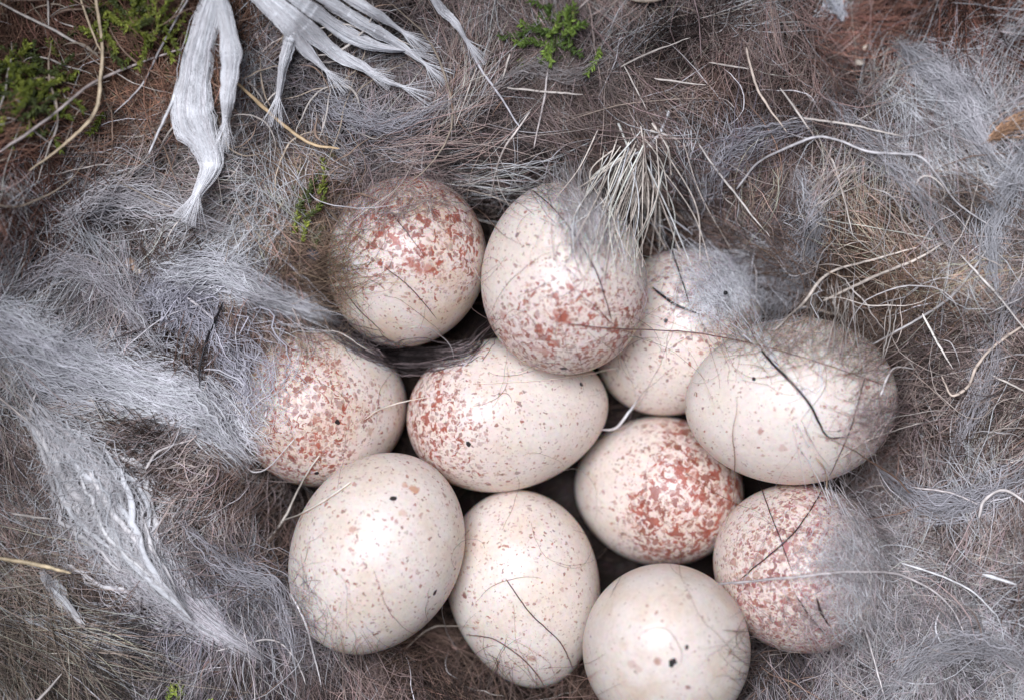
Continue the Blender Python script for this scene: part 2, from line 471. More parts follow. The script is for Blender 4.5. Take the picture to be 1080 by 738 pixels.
# ------------------------------------------------------------------ fur: locks of fine fibres
# region: cx, cy, rx, ry, weight, colour, flow angle (deg, counter-clockwise, None = tangled), flow strength, curl, length px, radius px
MAUVE = (0.43, 0.345, 0.315); GREY = (0.52, 0.44, 0.42); BLUE = (0.62, 0.57, 0.58); BROWN = (0.25, 0.15, 0.105)
DARK = (0.13, 0.09, 0.08); PALE = (0.78, 0.69, 0.66); RUST = (0.19, 0.105, 0.08); TANF = (0.46, 0.38, 0.30)
REG = [
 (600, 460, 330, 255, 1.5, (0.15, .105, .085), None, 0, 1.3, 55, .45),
 (60, 60, 130, 90, 1.6, BROWN, 30, .3, 1.0, 70, .55),
 (10, 220, 60, 60, 2.0, RUST, None, 0, 1.2, 60, .5),
 (20, 30, 80, 30, 1.2, RUST, 10, .4, 1, 60, .5),
 (180, 225, 130, 60, 2.2, PALE, 100, .4, 1.3, 60, .42),
 (90, 270, 90, 50, 1.6, (0.5, .46, .47), -60, .5, 1.0, 60, .42),
 (360, 120, 110, 70, 2.0, BLUE, None, 0, 1.6, 40, .42),
 (430, 110, 100, 80, 1.4, GREY, None, 0, 1.5, 45, .42),
 (560, 120, 140, 100, 1.6, MAUVE, 80, .5, .7, 90, .45),
 (640, 30, 120, 40, 1.3, (0.40, .33, .31), 60, .5, .8, 90, .5),
 (790, 100, 120, 90, 2.4, (0.20, .15, .135), None, 0, 1.4, 50, .42),
 (760, 40, 120, 40, 1.2, MAUVE, 10, .4, .8, 70, .5),
 (1000, 20, 110, 40, 1.3, RUST, 20, .3, 1.0, 70, .5),
 (990, 130, 70, 80, 1.8, BLUE, -60, .6, .7, 80, .42),
 (1060, 190, 50, 80, 1.2, BLUE, 75, .6, .7, 90, .45),
 (800, 210, 60, 50, 1.3, GREY, 70, .4, 1.0, 60, .42),
 (930, 300, 90, 50, 2.0, (0.30, .205, .15), 60, .2, 1.2, 60, .5),
 (740, 160, 60, 40, 1.2, (0.40, .38, .42), 80, .4, 1.0, 60, .42),
 (960, 240, 110, 60, 1.5, (0.36, .28, .23), 45, .3, 1.1, 70, .5),
 (1010, 380, 90, 90, 1.5, (0.30, .24, .22), 60, .2, 1.3, 70, .5),
 (1040, 300, 60, 60, .8, GREY, 60, .4, 1.0, 90, .5),
 (980, 560, 110, 60, 1.6, GREY, 160, .3, 1.4, 55, .42),
 (960, 680, 150, 60, 2.0, (0.38, .36, .37), 20, .2, 1.5, 55, .42),
 (850, 720, 80, 30, 1.2, (0.22, .19, .20), 10, .3, 1.2, 60, .42),
 (60, 520, 90, 70, 1.2, MAUVE, -60, .4, 1.0, 70, .45),
 (40, 680, 70, 70, 2.0, (0.36, .30, .25), -55, .8, .4, 110, .45),
 (200, 540, 90, 60, 1.6, (0.34, .29, .28), None, 0, 2.0, 45, .5),
 (230, 620, 80, 50, 1.6, (0.36, .36, .40), None, 0, 1.8, 45, .42),
 (200, 700, 130, 50, 1.7, (0.34, .31, .32), -25, .4, 1.1, 70, .42),
 (400, 725, 90, 25, 1.6, (0.17, .13, .12), 5, .3, 1.3, 50, .42),
 (300, 560, 40, 60, 1.4, (0.18, .13, .11), None, 0, 2.0, 45, .45),
 (300, 350, 50, 40, 1.2, DARK, 20, .4, 1.3, 50, .42),
 (330, 210, 40, 40, 1.2, (0.30, .22, .16), None, 0, 1.5, 45, .45),
 (150, 150, 90, 40, 1.2, (0.32, .26, .23), 20, .3, 1.2, 60, .5),
 (470, 180, 120, 20, 1.0, (0.30, .26, .26), 10, .5, .8, 70, .42),
 (60, 400, 80, 50, 1.2, PALE, -15, .6, .8, 80, .42),
]
nang = Noise2(7, 170); nden = Noise2(8, 38); nbig = Noise2(9, 90)

def fibres(xy, ang, L_, K, curl, zf, wob=0.35, seed=0):
    """random walks in the picture plane; returns px, py arrays (N,K)"""
    g = np.random.default_rng(seed)
    n = len(xy)
    kap = g.normal(0, 1, n) * curl
    h = ang[:, None] + kap[:, None] * (np.linspace(-.5, .5, K)[None, :]) * 1.7 + np.cumsum(g.normal(0, 1, (n, K)) * (wob * np.sqrt(np.minimum(curl, 2)) / np.sqrt(K))[:, None] * 1.7, 1)
    st = (L_ / (K - 1))[:, None]
    x = xy[:, :1] + np.cumsum(np.cos(h) * st, 1) - (np.cos(ang) * L_ / 2)[:, None]
    y = xy[:, 1:] - np.cumsum(np.sin(h) * st, 1) + (np.sin(ang) * L_ / 2)[:, None]
    return x, y

def fur_mass(nclump, per, box, seed, zlo, zhi, K=9, rscale=1.0, keep=None, regs=REG, lenscale=1.0, drape=False, bright=1.0, cv=.42, curls=1.0, jit=.24, spread=(4, 16), stray=.18):
    g = np.random.default_rng(seed)
    cx = g.uniform(box[0], box[2], nclump); cy = g.uniform(box[1], box[3], nclump)
    if keep is not None:
        k = keep(cx, cy) > g.random(nclump)
        cx, cy = cx[k], cy[k]
    n = len(cx)
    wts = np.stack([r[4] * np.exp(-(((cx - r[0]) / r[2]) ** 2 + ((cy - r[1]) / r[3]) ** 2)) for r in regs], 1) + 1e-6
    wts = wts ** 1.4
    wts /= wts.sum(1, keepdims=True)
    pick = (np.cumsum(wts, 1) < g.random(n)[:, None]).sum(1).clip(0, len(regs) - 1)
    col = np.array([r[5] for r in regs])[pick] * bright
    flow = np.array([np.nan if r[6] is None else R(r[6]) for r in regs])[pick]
    fs = np.array([r[7] for r in regs])[pick]
    curl = np.array([r[8] for r in regs])[pick] * curls
    ln = np.array([r[9] for r in regs])[pick] * lenscale
    rad = np.array([r[10] for r in regs])[pick] * rscale
    base = nang(cx, cy) * 4 * np.pi + g.normal(0, 0.8, n)
    ang = np.where(np.isnan(flow), base, flow + (1 - fs) * np.angle(np.exp(1j * (base - np.nan_to_num(flow)))) )
    cl_z = g.uniform(zlo, zhi, n) * 1e-3
    cl_c = col * np.exp(g.normal(0, cv, n))[:, None] * (0.25 + 0.65 * nden(cx, cy) + 0.9 * nbig(cx, cy))[:, None]
    rep = lambda v: np.repeat(v, per, 0)
    N_ = n * per
    sp = g.uniform(spread[0], spread[1], n)
    xy = np.stack([rep(cx) + g.normal(0, 1, N_) * rep(sp), rep(cy) + g.normal(0, 1, N_) * rep(sp)], 1)
    A = rep(ang) + g.normal(0, jit, N_) + (g.random(N_) < stray) * g.normal(0, 1.2, N_)
    LL = rep(ln) * np.exp(g.normal(0, 0.35, N_))
    x, y = fibres(xy, A, LL, K, rep(curl), None, seed=seed + 1)
    z0 = (lining(x, y) if not drape else ztop(x, y))
    t = np.linspace(0, 1, K)[None, :]
    z = z0 + rep(cl_z)[:, None] + g.normal(0, 0.35e-3, (N_, 1)) + (g.normal(0, .7e-3, (N_, 1)) * (t - .5)) + g.normal(0, .5e-3, (N_, 1)) * np.sin(t * np.pi)
    if drape:
        for _ in range(4):
            zz = z.copy(); zz[:, 1:-1] = np.maximum(z[:, 1:-1], (z[:, 2:] + z[:, :-2]) / 2); z = zz
    P = W(x, y, z)
    rr = rep(rad)[:, None] * np.exp(g.normal(0, .3, (N_, 1))) * (1 - 0.75 * (np.abs(t - .45) * 2).clip(0, 1) ** 3) * U
    C = rep(cl_c) * np.exp(g.normal(0, 0.22, N_))[:, None] * (1 + g.normal(0, .03, (N_, 3))) * np.array([1.03, .985, .95])
    return tubes(P, np.broadcast_to(rr, (N_, K)), C.clip(0.01, 0.92))

def outside(px, py):
    """1 on the fur round the eggs, small where eggs lie"""
    e = zegg(px, py)
    l = lining(px, py)
    return np.where(e > l + 0.001, 0.0, np.where(l < -0.004, 0.35, 1.0))
BOX = (-90, -90, 1170, 830)
BIG = (-640, -640, 1720, 1380)
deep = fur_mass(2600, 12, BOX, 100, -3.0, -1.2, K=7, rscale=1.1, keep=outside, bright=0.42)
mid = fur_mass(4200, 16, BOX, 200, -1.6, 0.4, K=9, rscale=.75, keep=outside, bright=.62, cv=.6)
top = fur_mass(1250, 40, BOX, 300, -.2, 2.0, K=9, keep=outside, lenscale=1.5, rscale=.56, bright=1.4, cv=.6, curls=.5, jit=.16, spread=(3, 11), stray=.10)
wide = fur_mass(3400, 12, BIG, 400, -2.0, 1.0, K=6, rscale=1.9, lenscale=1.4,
                bright=.5,
                keep=lambda x, y: ((x < -60) | (x > 1140) | (y < -60) | (y > 800)) * 1.0)
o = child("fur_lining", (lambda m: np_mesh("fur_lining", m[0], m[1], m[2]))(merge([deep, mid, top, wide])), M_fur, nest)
tag(o, None, None, None, "stuff")

# fine fur that has crept over the edges of the eggs
VEIL = [
 (338, 270, 22, 55, 3.2, (0.36, .27, .20), 80, .6, .9, 60, .34),
 (405, 205, 60, 14, 3.4, (0.36, .30, .29), 10, .5, 1.0, 55, .36),
 (580, 200, 40, 12, 2.2, (0.40, .36, .35), 80, .5, .8, 45, .34),
 (625, 225, 22, 30, 3.0, (0.48, .45, .46), 88, .9, .3, 60, .36),
 (770, 285, 45, 26, 3.5, (0.52, .51, .55), None, 0, 1.5, 40, .34),
 (840, 350, 60, 13, 2.6, (0.46, .38, .33), 80, .7, .5, 55, .36),
 (915, 375, 22, 30, 2.4, (0.42, .34, .30), 80, .6, .8, 60, .36),
 (928, 440, 18, 50, 3.0, (0.34, .28, .27), 30, .4, 1.2, 50, .36),
 (912, 600, 24, 75, 3.8, (0.46, .42, .42), 10, .3, 1.3, 55, .36),
 (870, 660, 30, 18, 2.2, (0.38, .33, .33), 40, .3, 1.2, 50, .36),
 (258, 430, 12, 65, 2.0, (0.50, .44, .42), -50, .6, 1.2, 45, .36),
 (290, 350, 40, 14, 2.0, (0.34, .28, .25), -10, .5, 1.1, 55, .36),
 (312, 650, 12, 45, 2.2, (0.36, .33, .33), 60, .4, 1.2, 50, .36),
 (370, 694, 50, 6, 1.6, (0.30, .25, .23), 10, .4, 1.2, 50, .36),
 (792, 700, 8, 40, 1.0, (0.32, .28, .27), 70, .4, 1.1, 45, .36),
 (530, 725, 50, 8, 1.4, (0.24, .18, .16), 5, .5, 1.1, 50, .36),
]
def veil_keep(x, y):
    d = np.zeros(len(x))
    for r in VEIL: d = np.maximum(d, min(1, r[4] / 4) * np.exp(-(((x - r[0]) / r[2]) ** 2 + ((y - r[1]) / r[3]) ** 2)))
    return d
veil = fur_mass(9500, 9, (240, 180, 960, 738), 500, 0.1, 0.9, K=10, keep=veil_keep, regs=VEIL, drape=True, bright=1.35, rscale=.6, cv=.3, curls=.7)
m_ = veil
o = child("stray_fur", np_mesh("stray_fur", *m_), M_fur, nest)
tag(o, None, None, None, "stuff")

# ------------------------------------------------------------------ lone strands
def drape_z(x, y, off, taut=30):
    z = ztop(x, y) + off * 1e-3
    z = np.maximum(z, z.max() - 0.02)
    for _ in range(taut):
        zz = z.copy(); zz[1:-1] = np.maximum(z[1:-1], (z[2:] + z[:-2]) / 2); z = zz
    k = np.ones(5) / 5
    zp = np.pad(z, 2, mode='edge'); z = np.maximum(np.convolve(zp, k, 'valid'), z)
    return z

def strand(name, cat, label, pts, w, col, off=0.5, mat=None, S=5, flat=1.0, group=None, taper=.6, jit=.6, taut=30):
    pts = np.asarray(pts, float)
    ln = np.linalg.norm(np.diff(pts, axis=0), axis=1).sum()
    n = int(np.clip(ln / 4, 6, 70))
    g = np.random.default_rng(int(abs(pts.sum())) + 3)
    c = catmull(pts, n)
    wob = np.cumsum(g.normal(0, jit * .35, (n, 2)), 0); wob -= np.linspace(0, 1, n)[:, None] * wob[-1]
    c = c + wob
    z = drape_z(c[:, 0], c[:, 1], off, taut)
    P = W(c[:, 0], c[:, 1], z)
    t = np.linspace(0, 1, n)
    r = w / 2 * U * (1 - taper * np.abs(t - .4) ** 1.5 * 1.8) * (1 + .18 * np.convolve(g.normal(0, 1, n + 4), np.ones(5) / 5, 'valid'))
    r = np.clip(r, w * .1 * U, None); r[-1] *= .3; r[0] *= .5
    C = np.array(col)[None, None, :] * (1 + .22 * np.convolve(g.normal(0, 1, n + 6), np.ones(7) / 7, 'valid'))[None, :, None]
    ctr = P.mean(0)
    v, q, cc = tubes((P - ctr)[None], r[None], C.clip(.004, .85), S=S, flat=flat)
    o = link(name, np_mesh(name, v, q, cc), mat or M_straw)
    o.location = ctr.tolist()
    return tag(o, label, cat, group)

STRAW = (0.60, 0.47, 0.31); PST = (0.64, 0.57, 0.50); WHT = (0.80, 0.77, 0.76); GRY = (0.52, 0.48, 0.46)
BLK = (0.012, 0.01, 0.012); BRN = (0.13, 0.075, 0.06); DBR = (0.05, 0.03, 0.028)
ST = [
 ("grass_blade", "grass blade", "bent tan grass blade hooking down beside the green moss at top left", [(100,-8),(107,50),(105,80),(100,118),(70,150),(30,181)], 4.6, STRAW, 3.0),
 ("stem", "stem", "long pale stem rising from the left edge under the moss to the white bark strip", [(-8,166),(45,130),(100,88),(160,62),(222,42)], 3.2, (0.5,.42,.38), 2.6),
 ("stem", "stem", "thin pale stem slanting from the top left corner down to the tan blade", [(-8,0),(60,35),(103,58)], 3.0, PST, 2.4),
 ("stem", "stem", "short pale stem crossing just below the left moss patch", [(35,138),(62,158)], 2.4, PST, 2.0),
 ("stem", "stem", "thin tan stem curving down from the top edge, right of the upper moss patch", [(202,-8),(165,60),(150,90),(120,120)], 2.6, GRY, 2.2),
 ("stem", "stem", "stiff white stem leaning left beside the hanging white bark strip", [(205,30),(185,100),(157,163)], 3.6, WHT, 3.2),
 ("straw", "straw", "yellow straw bending to the right of the hanging white bark strip", [(247,85),(285,120),(325,152),(358,157)], 4.4, (0.72,.52,.30), 2.6),
 ("stem", "stem", "thin tan stem meeting the bend of the tan grass blade at the top", [(83,-8),(97,35),(107,56)], 2.8, STRAW, 2.6),
 ("stem", "stem", "short pale stem standing in from the top edge left of the moss", [(50,-8),(51,30)], 2.4, PST, 2.4),
 ("straw", "straw", "yellow straw poking in from the left edge over the white wool lump", [(-8,587),(40,595),(75,604)], 4.6, (0.74,.58,.36), 4.2),
 ("hair", "hair", "white hair hanging from the far left egg over the dark gap below it", [(337,480),(320,505),(300,545),(270,585)], 2.4, (0.78,.70,.60), .3),
 ("hair", "hair", "white hair lying between the far left egg and the smooth cream egg", [(370,508),(330,535),(298,549)], 2.4, (0.78,.70,.60), .3),
 ("hair", "hair", "fine pale hair bridging the far left egg and the middle egg", [(385,442),(402,432),(430,423),(458,418)], 1.6, (0.80,.70,.58), .15),
 ("hair", "hair", "fine cream hair lying along the top of the middle egg", [(500,405),(590,399),(640,391),(664,385)], 1.5, (0.80,.72,.60), .15),
 ("hair", "hair", "white hair curled in a hook at the left edge of the far left egg", [(240,400),(256,408),(279,427),(278,444),(258,473),(262,495),(281,494),(313,460)], 2.2, (0.78,.74,.72), .4),
 ("hair", "hair", "white bent hair in the gap above the coarse red blotched egg", [(634,453),(649,451),(662,435),(674,420)], 2.8, (0.8,.76,.74), .3),
 ("hair", "hair", "dark hair running down the middle of the tall bottom row egg", [(534,610),(557,645),(589,677),(605,706)], 1.3, DBR, .12),
 ("hair", "hair", "brown hair arching over the lower left of the tall bottom row egg", [(492,669),(521,674),(550,693),(570,716),(581,742)], 1.2, BRN, .12),
 ("hair", "hair", "pale hair arching from the fur onto the left side of the tall bottom row egg", [(428,684),(452,663),(477,659),(506,661)], 1.9, (0.66,.56,.46), .2),
 ("hair", "hair", "short black hair standing on the white wool left of the far left egg", [(236,318),(222,350),(212,380),(210,408)], 2.7, BLK, 2.4),
 ("hair", "hair", "bent thick black hair lying on the large sideways egg", [(803,369),(812,381),(822,391),(836,405),(854,427),(864,447),(874,461),(891,461)], 2.7, BLK, .2),
 ("hair", "hair", "black hair dropping from the dry grass tuft to the half hidden egg", [(686,213),(699,244),(712,278),(728,322)], 2.1, BLK, .8),
 ("hair", "hair", "short thick black hair lying on the half hidden egg", [(688,303),(710,320),(742,333)], 3.0, BLK, .4),
 ("hair", "hair", "dark hair at the right side of the dry grass tuft", [(710,185),(727,226)], 2.6, DBR, 2.2),
 ("hair", "hair", "long brown hair stretched over the half hidden egg and the large sideways egg", [(600,342),(648,346),(705,348),(757,355),(802,365),(860,381),(935,407)], 1.5, (0.16,.08,.07), .2),
 ("hair", "hair", "brown hair curving down the right side of the big upright egg", [(562,201),(588,225),(609,252),(624,278),(636,308),(645,338)], 1.6, DBR, .15),
 ("hair", "hair", "dark hair lying over the rust red patch of the upper left egg", [(402,212),(423,239),(449,273)], 1.0, DBR, .12),
 ("hair", "hair", "dark hair on the pale lower half of the upper left egg", [(407,283),(433,304),(461,337)], 1.0, DBR, .12),
 ("hair", "hair", "dark hair at the lower left edge of the upper left egg", [(350,290),(379,327),(405,352)], 1.1, DBR, .15),
 ("hair", "hair", "brown hair crossing the right end of the large sideways egg from top to bottom", [(912,398),(900,441),(887,474),(874,503)], 1.3, DBR, .2),
 ("hair", "hair", "tan kinked hair under the large sideways egg where it meets the freckled egg", [(860,482),(871,497),(872,522)], 2.2, (0.5,.38,.26), .3),
 ("hair", "hair", "pale hair running from the right fur onto the large sideways egg", [(975,445),(940,455),(912,465),(885,484)], 2.0, PST, .4),
 ("hair", "hair", "steep dark hair on the upper left of the freckled pinkish egg", [(801,508),(814,544),(825,573),(836,604)], 1.3, DBR, .15),
 ("hair", "hair", "dark hair slanting up to the right across the freckled pinkish egg", [(781,610),(825,573),(850,543),(872,508)], 1.5, BLK, .25),
 ("root", "root", "long grey rootlet arching from the freckled egg into the fur at lower right", [(757,616),(800,612),(847,607),(900,602),(947,605),(987,625),(1010,652),(1025,695)], 3.6, (0.50,.45,.43), 1.6),
 ("hair", "hair", "short thick dark hair on the lower right of the freckled egg", [(861,630),(866,645),(875,660)], 2.6, DBR, .9),
 ("hair", "hair", "thinner short dark hair just left of the thick one on the freckled egg", [(840,628),(854,649),(871,669)], 1.8, DBR, .5),
 ("root", "root", "long pale root arching through the brown fur above the large sideways egg", [(777,200),(800,173),(830,157),(863,145),(887,150),(913,160),(953,163),(973,167),(993,190),(1013,217),(1050,242)], 3.8, (0.56,.53,.52), 2.6),
 ("straw", "straw", "straight pale straw lying just above the long arching root", [(847,125),(900,133),(952,144)], 2.8, PST, 2.6),
 ("straw", "straw", "short pale straw slanting down to the arching root", [(823,93),(853,137)], 2.8, PST, 2.6),
 ("stem", "stem", "knotted tan stem standing in the dark fur right of the green sprig", [(787,50),(798,90),(812,115),(830,140)], 3.4, (0.66,.54,.44), 2.8),
 ("stem", "stem", "short pale stem crossing the top of the knotted tan stem", [(748,66),(790,73)], 2.8, PST, 2.6),
 ("stem", "stem", "straight pale stem slanting down between the dry grass tuft and the grey wool", [(737,153),(770,197),(812,250)], 3.2, (0.7,.64,.58), 2.4),
 ("stem", "stem", "thin upright stem right of the grey wool on the half hidden egg", [(877,167),(887,200),(900,250)], 2.6, PST, 2.0),
 ("stem", "stem", "bent tan stem resting on the grey wool above the large sideways egg", [(817,348),(847,319),(873,288),(920,273),(967,261)], 4.0, (0.62,.54,.46), 1.8),
 ("stem", "stem", "straight tan stem running parallel below the bent stem at right", [(868,317),(920,293),(967,273),(999,254)], 4.2, (0.62,.54,.46), 1.8),
 ("straw", "straw", "pale straw pointing down right at the top of the large sideways egg", [(845,323),(883,333),(922,347)], 3.4, (0.78,.66,.54), .9),
 ("root", "root", "grey root sweeping up to the right from the large sideways egg", [(920,363),(963,339),(1003,313),(1030,279),(1056,240)], 3.6, (0.5,.47,.45), 2.0),
 ("straw", "straw", "short bright straw in the brown fur at the right", [(973,331),(990,363),(1005,389)], 3.2, (0.82,.74,.66), 2.4),
 ("root", "root", "hooked tan root entering from the right edge", [(1088,336),(1047,366),(1030,386),(1020,409),(1003,418),(993,396)], 4.6, (0.58,.47,.38), 2.4),
 ("straw", "straw", "pale straw slanting down to the right edge above the hooked root", [(1013,269),(1040,299),(1053,313),(1088,356)], 3.2, (0.72,.66,.60), 2.6),
 ("hair", "hair", "kinked white hair at the right end of the large sideways egg", [(928,418),(942,389),(967,389)], 2.8, (0.8,.74,.7), .6),
 ("straw", "straw", "short pale straw at the right edge below the hooked root", [(1045,395),(1088,416)], 3.0, PST, 2.4),
 ("root", "root", "whitish root above the long grey rootlet at lower right", [(950,593),(997,609),(1027,625),(1050,647)], 3.0, (0.74,.72,.70), 1.9),
 ("straw", "straw", "short bright white chip of straw in the grey fur at lower right", [(1036,605),(1050,609),(1072,616)], 4.6, (0.84,.82,.80), 2.4),
 ("root", "root", "pale looped rootlet in the grey fur at the right", [(1032,546),(1036,530),(1050,518),(1066,519),(1088,535)], 5.0, (0.62,.56,.52), 2.4),
 ("root", "root", "thin pale rootlet leading left from the looped one", [(965,514),(1003,520),(1032,532)], 3.0, (0.56,.50,.47), 2.2),
 ("stem", "stem", "pale stem standing in the fur at the bottom right of the freckled egg", [(906,645),(920,689),(936,745)], 3.0, (0.6,.55,.52), 1.6),
 ("hair", "hair", "small white hair curl under the long grey rootlet", [(991,645),(987,662),(993,678),(1004,682)], 2.2, (0.68,.66,.66), 1.6),
 ("stem", "stem", "long pale stem running down from the top edge left of the green sprig", [(448,-8),(487,37),(510,77),(527,100),(549,136)], 3.0, (0.66,.63,.64), 2.4),
 ("stem", "stem", "thin pale stem branching down left from the long one at top", [(503,72),(493,100),(480,133)], 2.0, PST, 2.2),
 ("straw", "straw", "upright pale straw standing below the green sprig", [(578,73),(573,107),(563,157)], 2.8, (0.68,.60,.56), 2.4),
 ("straw", "straw", "level pale straw lying across the upright one below the green sprig", [(535,93),(577,98),(615,100)], 2.8, PST, 2.6),
 ("straw", "straw", "bent pale straw pointing at the gap between the two top eggs", [(560,117),(530,160),(517,208)], 2.6, (0.68,.6,.54), 2.2),
 ("stem", "stem", "short pale stem just left below the green sprig", [(538,57),(530,84)], 2.8, (0.7,.62,.54), 2.6),
 ("stem", "stem", "pale stem slanting up to the right between green sprig and dry grass tuft", [(655,71),(693,53),(728,40)], 2.6, PST, 2.6),
 ("stem", "stem", "thin stem leading down to the top of the dry grass tuft", [(658,70),(670,92),(682,116)], 2.4, PST, 2.4),
 ("straw", "straw", "level pale straw right above the dry grass tuft", [(690,83),(745,90)], 2.8, (0.7,.62,.54), 2.4),
 ("hair", "hair", "short white hair lying on the dark gap left of the black hair", [(197,314),(212,325),(228,340)], 3.0, (0.78,.72,.70), 2.2),
 ("hair", "hair", "pale hair slanting in from the left edge above the white wool lump", [(-8,412),(20,436),(47,459)], 2.6, PST, 2.6),
 ("hair", "hair", "pale arched hair right of the white wool lump", [(153,495),(167,476),(203,463)], 3.0, (0.68,.62,.58), 2.0),
 ("hair", "hair", "long pale hair looping in the fur left of the smooth cream egg", [(228,686),(283,674),(310,692),(323,722)], 2.2, (0.62,.57,.53), 1.4),
 ("straw", "straw", "short pale straw at the bottom edge in the left corner", [(34,745),(65,710)], 3.0, (0.7,.62,.56), 3.0),
 ("straw", "straw", "short tan straw lying across the top of the white wool lump", [(13,541),(55,547)], 2.6, PST, 4.4),
 ("hair", "hair", "white hair falling past the lower left of the smooth cream egg", [(306,625),(322,655),(332,690),(340,728)], 2.4, (0.72,.68,.66), .8),
 ("hair", "hair", "short dark hair in the grey fur near the left edge", [(121,357),(140,350),(160,345)], 1.8, DBR, 2.2),
 ("straw", "straw", "stubby pale straw standing above the white wool lump", [(32,445),(33,428),(38,414)], 4.4, (0.66,.6,.56), 3.0),
]
HG = "loose strands lying on the nest"
for nm, cat, lab, pts, w, col, off in ST:
    if pts[0][0] > 480 and nm != "hair": w *= .82
    strand(nm, cat, lab, pts, w, col, off, M_hair if nm == "hair" else M_straw, flat=.5 if nm in ("straw", "grass_blade") else 1.0, group=HG)

# countless short stray hairs: over the eggs very fine, over the fur a little stouter
def strays(n, box, seed, L0, w0, cols, offr, keepf, curl=1.0, K=16):
    g = np.random.default_rng(seed)
    parts = []
    while len(parts) < n:
        x, y = g.uniform(box[0], box[2]), g.uniform(box[1], box[3])
        if keepf(x, y) < g.random(): continue
        L_ = L0 * math.exp(g.normal(0, .45)); a = g.uniform(0, 2 * np.pi)
        X, Y = fibres(np.array([[x, y]]), np.array([a]), np.array([L_]), K, np.array([curl]), None, seed=int(g.integers(1e9)))
        z = drape_z(X[0], Y[0], g.uniform(*offr), 14)
        t = np.linspace(0, 1, K)
        r = w0 / 2 * math.exp(g.normal(0, .3)) * U * (1 - .8 * np.abs(t - .5) * 2 ** 1)
        c = np.array(cols[g.integers(len(cols))]) * math.exp(g.normal(0, .2))
        parts.append(tubes(W(X[0], Y[0], z)[None], np.clip(r, .15 * U, None)[None], c[None], S=3))
    return merge(parts)
on_egg = lambda x, y: 1.0 if zegg(x, y) > lining(x, y) else 0.0
off_egg = lambda x, y: 1.0 - on_egg(x, y)
s1 = strays(44, (260, 190, 950, 735), 21, 75, .5, [BRN, BRN, DBR, (0.3, .22, .2), (.5, .42, .36)], (.05, .2), on_egg, .8)
s2 = strays(60, (480, 195, 900, 430), 22, 60, .5, [BRN, (0.22, .15, .14), (.4, .33, .3)], (.05, .3), on_egg, .9)
o = child("stray_hair", np_mesh("stray_hair", *merge([s1, s2])), M_hair, nest); tag(o, kind="stuff")
s3 = strays(300, (-60, -60, 1140, 800), 23, 70, 1.15, [PST, GRY, (0.45, .38, .34), (.66, .62, .62), BROWN], (0.4, 2.2), off_egg, .7)
s4 = strays(75, (840, 180, 1140, 480), 24, 85, 1.3, [PST, GRY, (0.5, .42, .36)], (1.0, 3.0), off_egg, .9)
s5 = strays(120, (-60, -60, 420, 200), 25, 80, 2.0, [PST, (0.4, .32, .24), (0.32, .22, .16)], (1.0, 3.0), off_egg, .7)
o = child("stray_stems", np_mesh("stray_stems", *merge([s3, s4, s5])), M_straw, nest); tag(o, kind="stuff")

# ------------------------------------------------------------------ wool tufts and bark strips
def bundle(name, cat, label, spine, widths, n, col, off=(1.0, 3.0), w=1.0, frac=(.4, 1.0), wander=.25, curl=.6, S=4, mat=None, seed=1, group=None, K=22, thick=1.0, cvar=.18, flat=1.0):
    """many fibres that follow a spine and spread over its width"""
    g = np.random.default_rng(seed)
    M = 60
    sp = catmull(spine, M); wd = np.interp(np.linspace(0, 1, M), np.linspace(0, 1, len(widths)), widths)
    T = np.gradient(sp, axis=0); T /= np.linalg.norm(T, axis=1, keepdims=True); Nn = np.stack([-T[:, 1], T[:, 0]], 1)
    ss = np.linspace(0, 1, M)
    P = np.zeros((n, K, 3)); rr = np.zeros((n, K))
    slen = np.linalg.norm(np.diff(sp, axis=0), axis=1).sum()
    zsp = ztop(sp[:, 0], sp[:, 1])
    for i in range(n):
        f = g.uniform(*frac); a = g.uniform(-.12, 1 - f + .12)
        s = np.linspace(a, a + f, K)
        loose = g.random() < .22
        u0 = g.normal(0, .9) if loose else np.clip(g.normal(0, .5), -1.2, 1.2)
        u = u0 + np.cumsum(g.normal(0, wander * (2.2 if loose else 1) / K ** .5, K)) + (s - s.mean()) * g.normal(0, .9 if loose else .3) + curl * .25 * np.sin(s * g.uniform(3, 12) + g.uniform(0, 6))
        sc_ = np.clip(s, 0, 1)
        bx = np.interp(sc_, ss, sp[:, 0]) + np.interp(sc_, ss, Nn[:, 0]) * u * np.interp(sc_, ss, wd)
        by = np.interp(sc_, ss, sp[:, 1]) + np.interp(sc_, ss, Nn[:, 1]) * u * np.interp(sc_, ss, wd)
        ex = (s - sc_) * slen
        bx = bx + ex * np.where(s > 1, T[-1, 0], T[0, 0]); by = by + ex * np.where(s > 1, T[-1, 1], T[0, 1])
        z = np.maximum(ztop(bx, by), np.interp(sc_, ss, zsp) - .002) + 1e-3 * (off[0] + (off[1] - off[0]) * g.random() * thick * np.exp(-u * u))
        for _ in range(8):
            zz = z.copy(); zz[1:-1] = np.maximum(z[1:-1], (z[2:] + z[:-2]) / 2); z = zz
        P[i] = W(bx, by, z)
        t = np.linspace(0, 1, K)
        rr[i] = w / 2 * U * math.exp(g.normal(0, .35)) * (1 - .8 * np.abs(2 * t - 1) ** 3)
    C = np.array(col)[None, :] * np.exp(g.normal(0, cvar, (n, 1)))
    ctr = P.reshape(-1, 3).mean(0)
    v, q, c = tubes(P - ctr, rr, C.clip(.02, .93), S=S, flat=flat)
    o = link(name, np_mesh(name, v, q, c), mat or M_wool)
    o.location = ctr.tolist()
    return tag(o, label, cat, group)

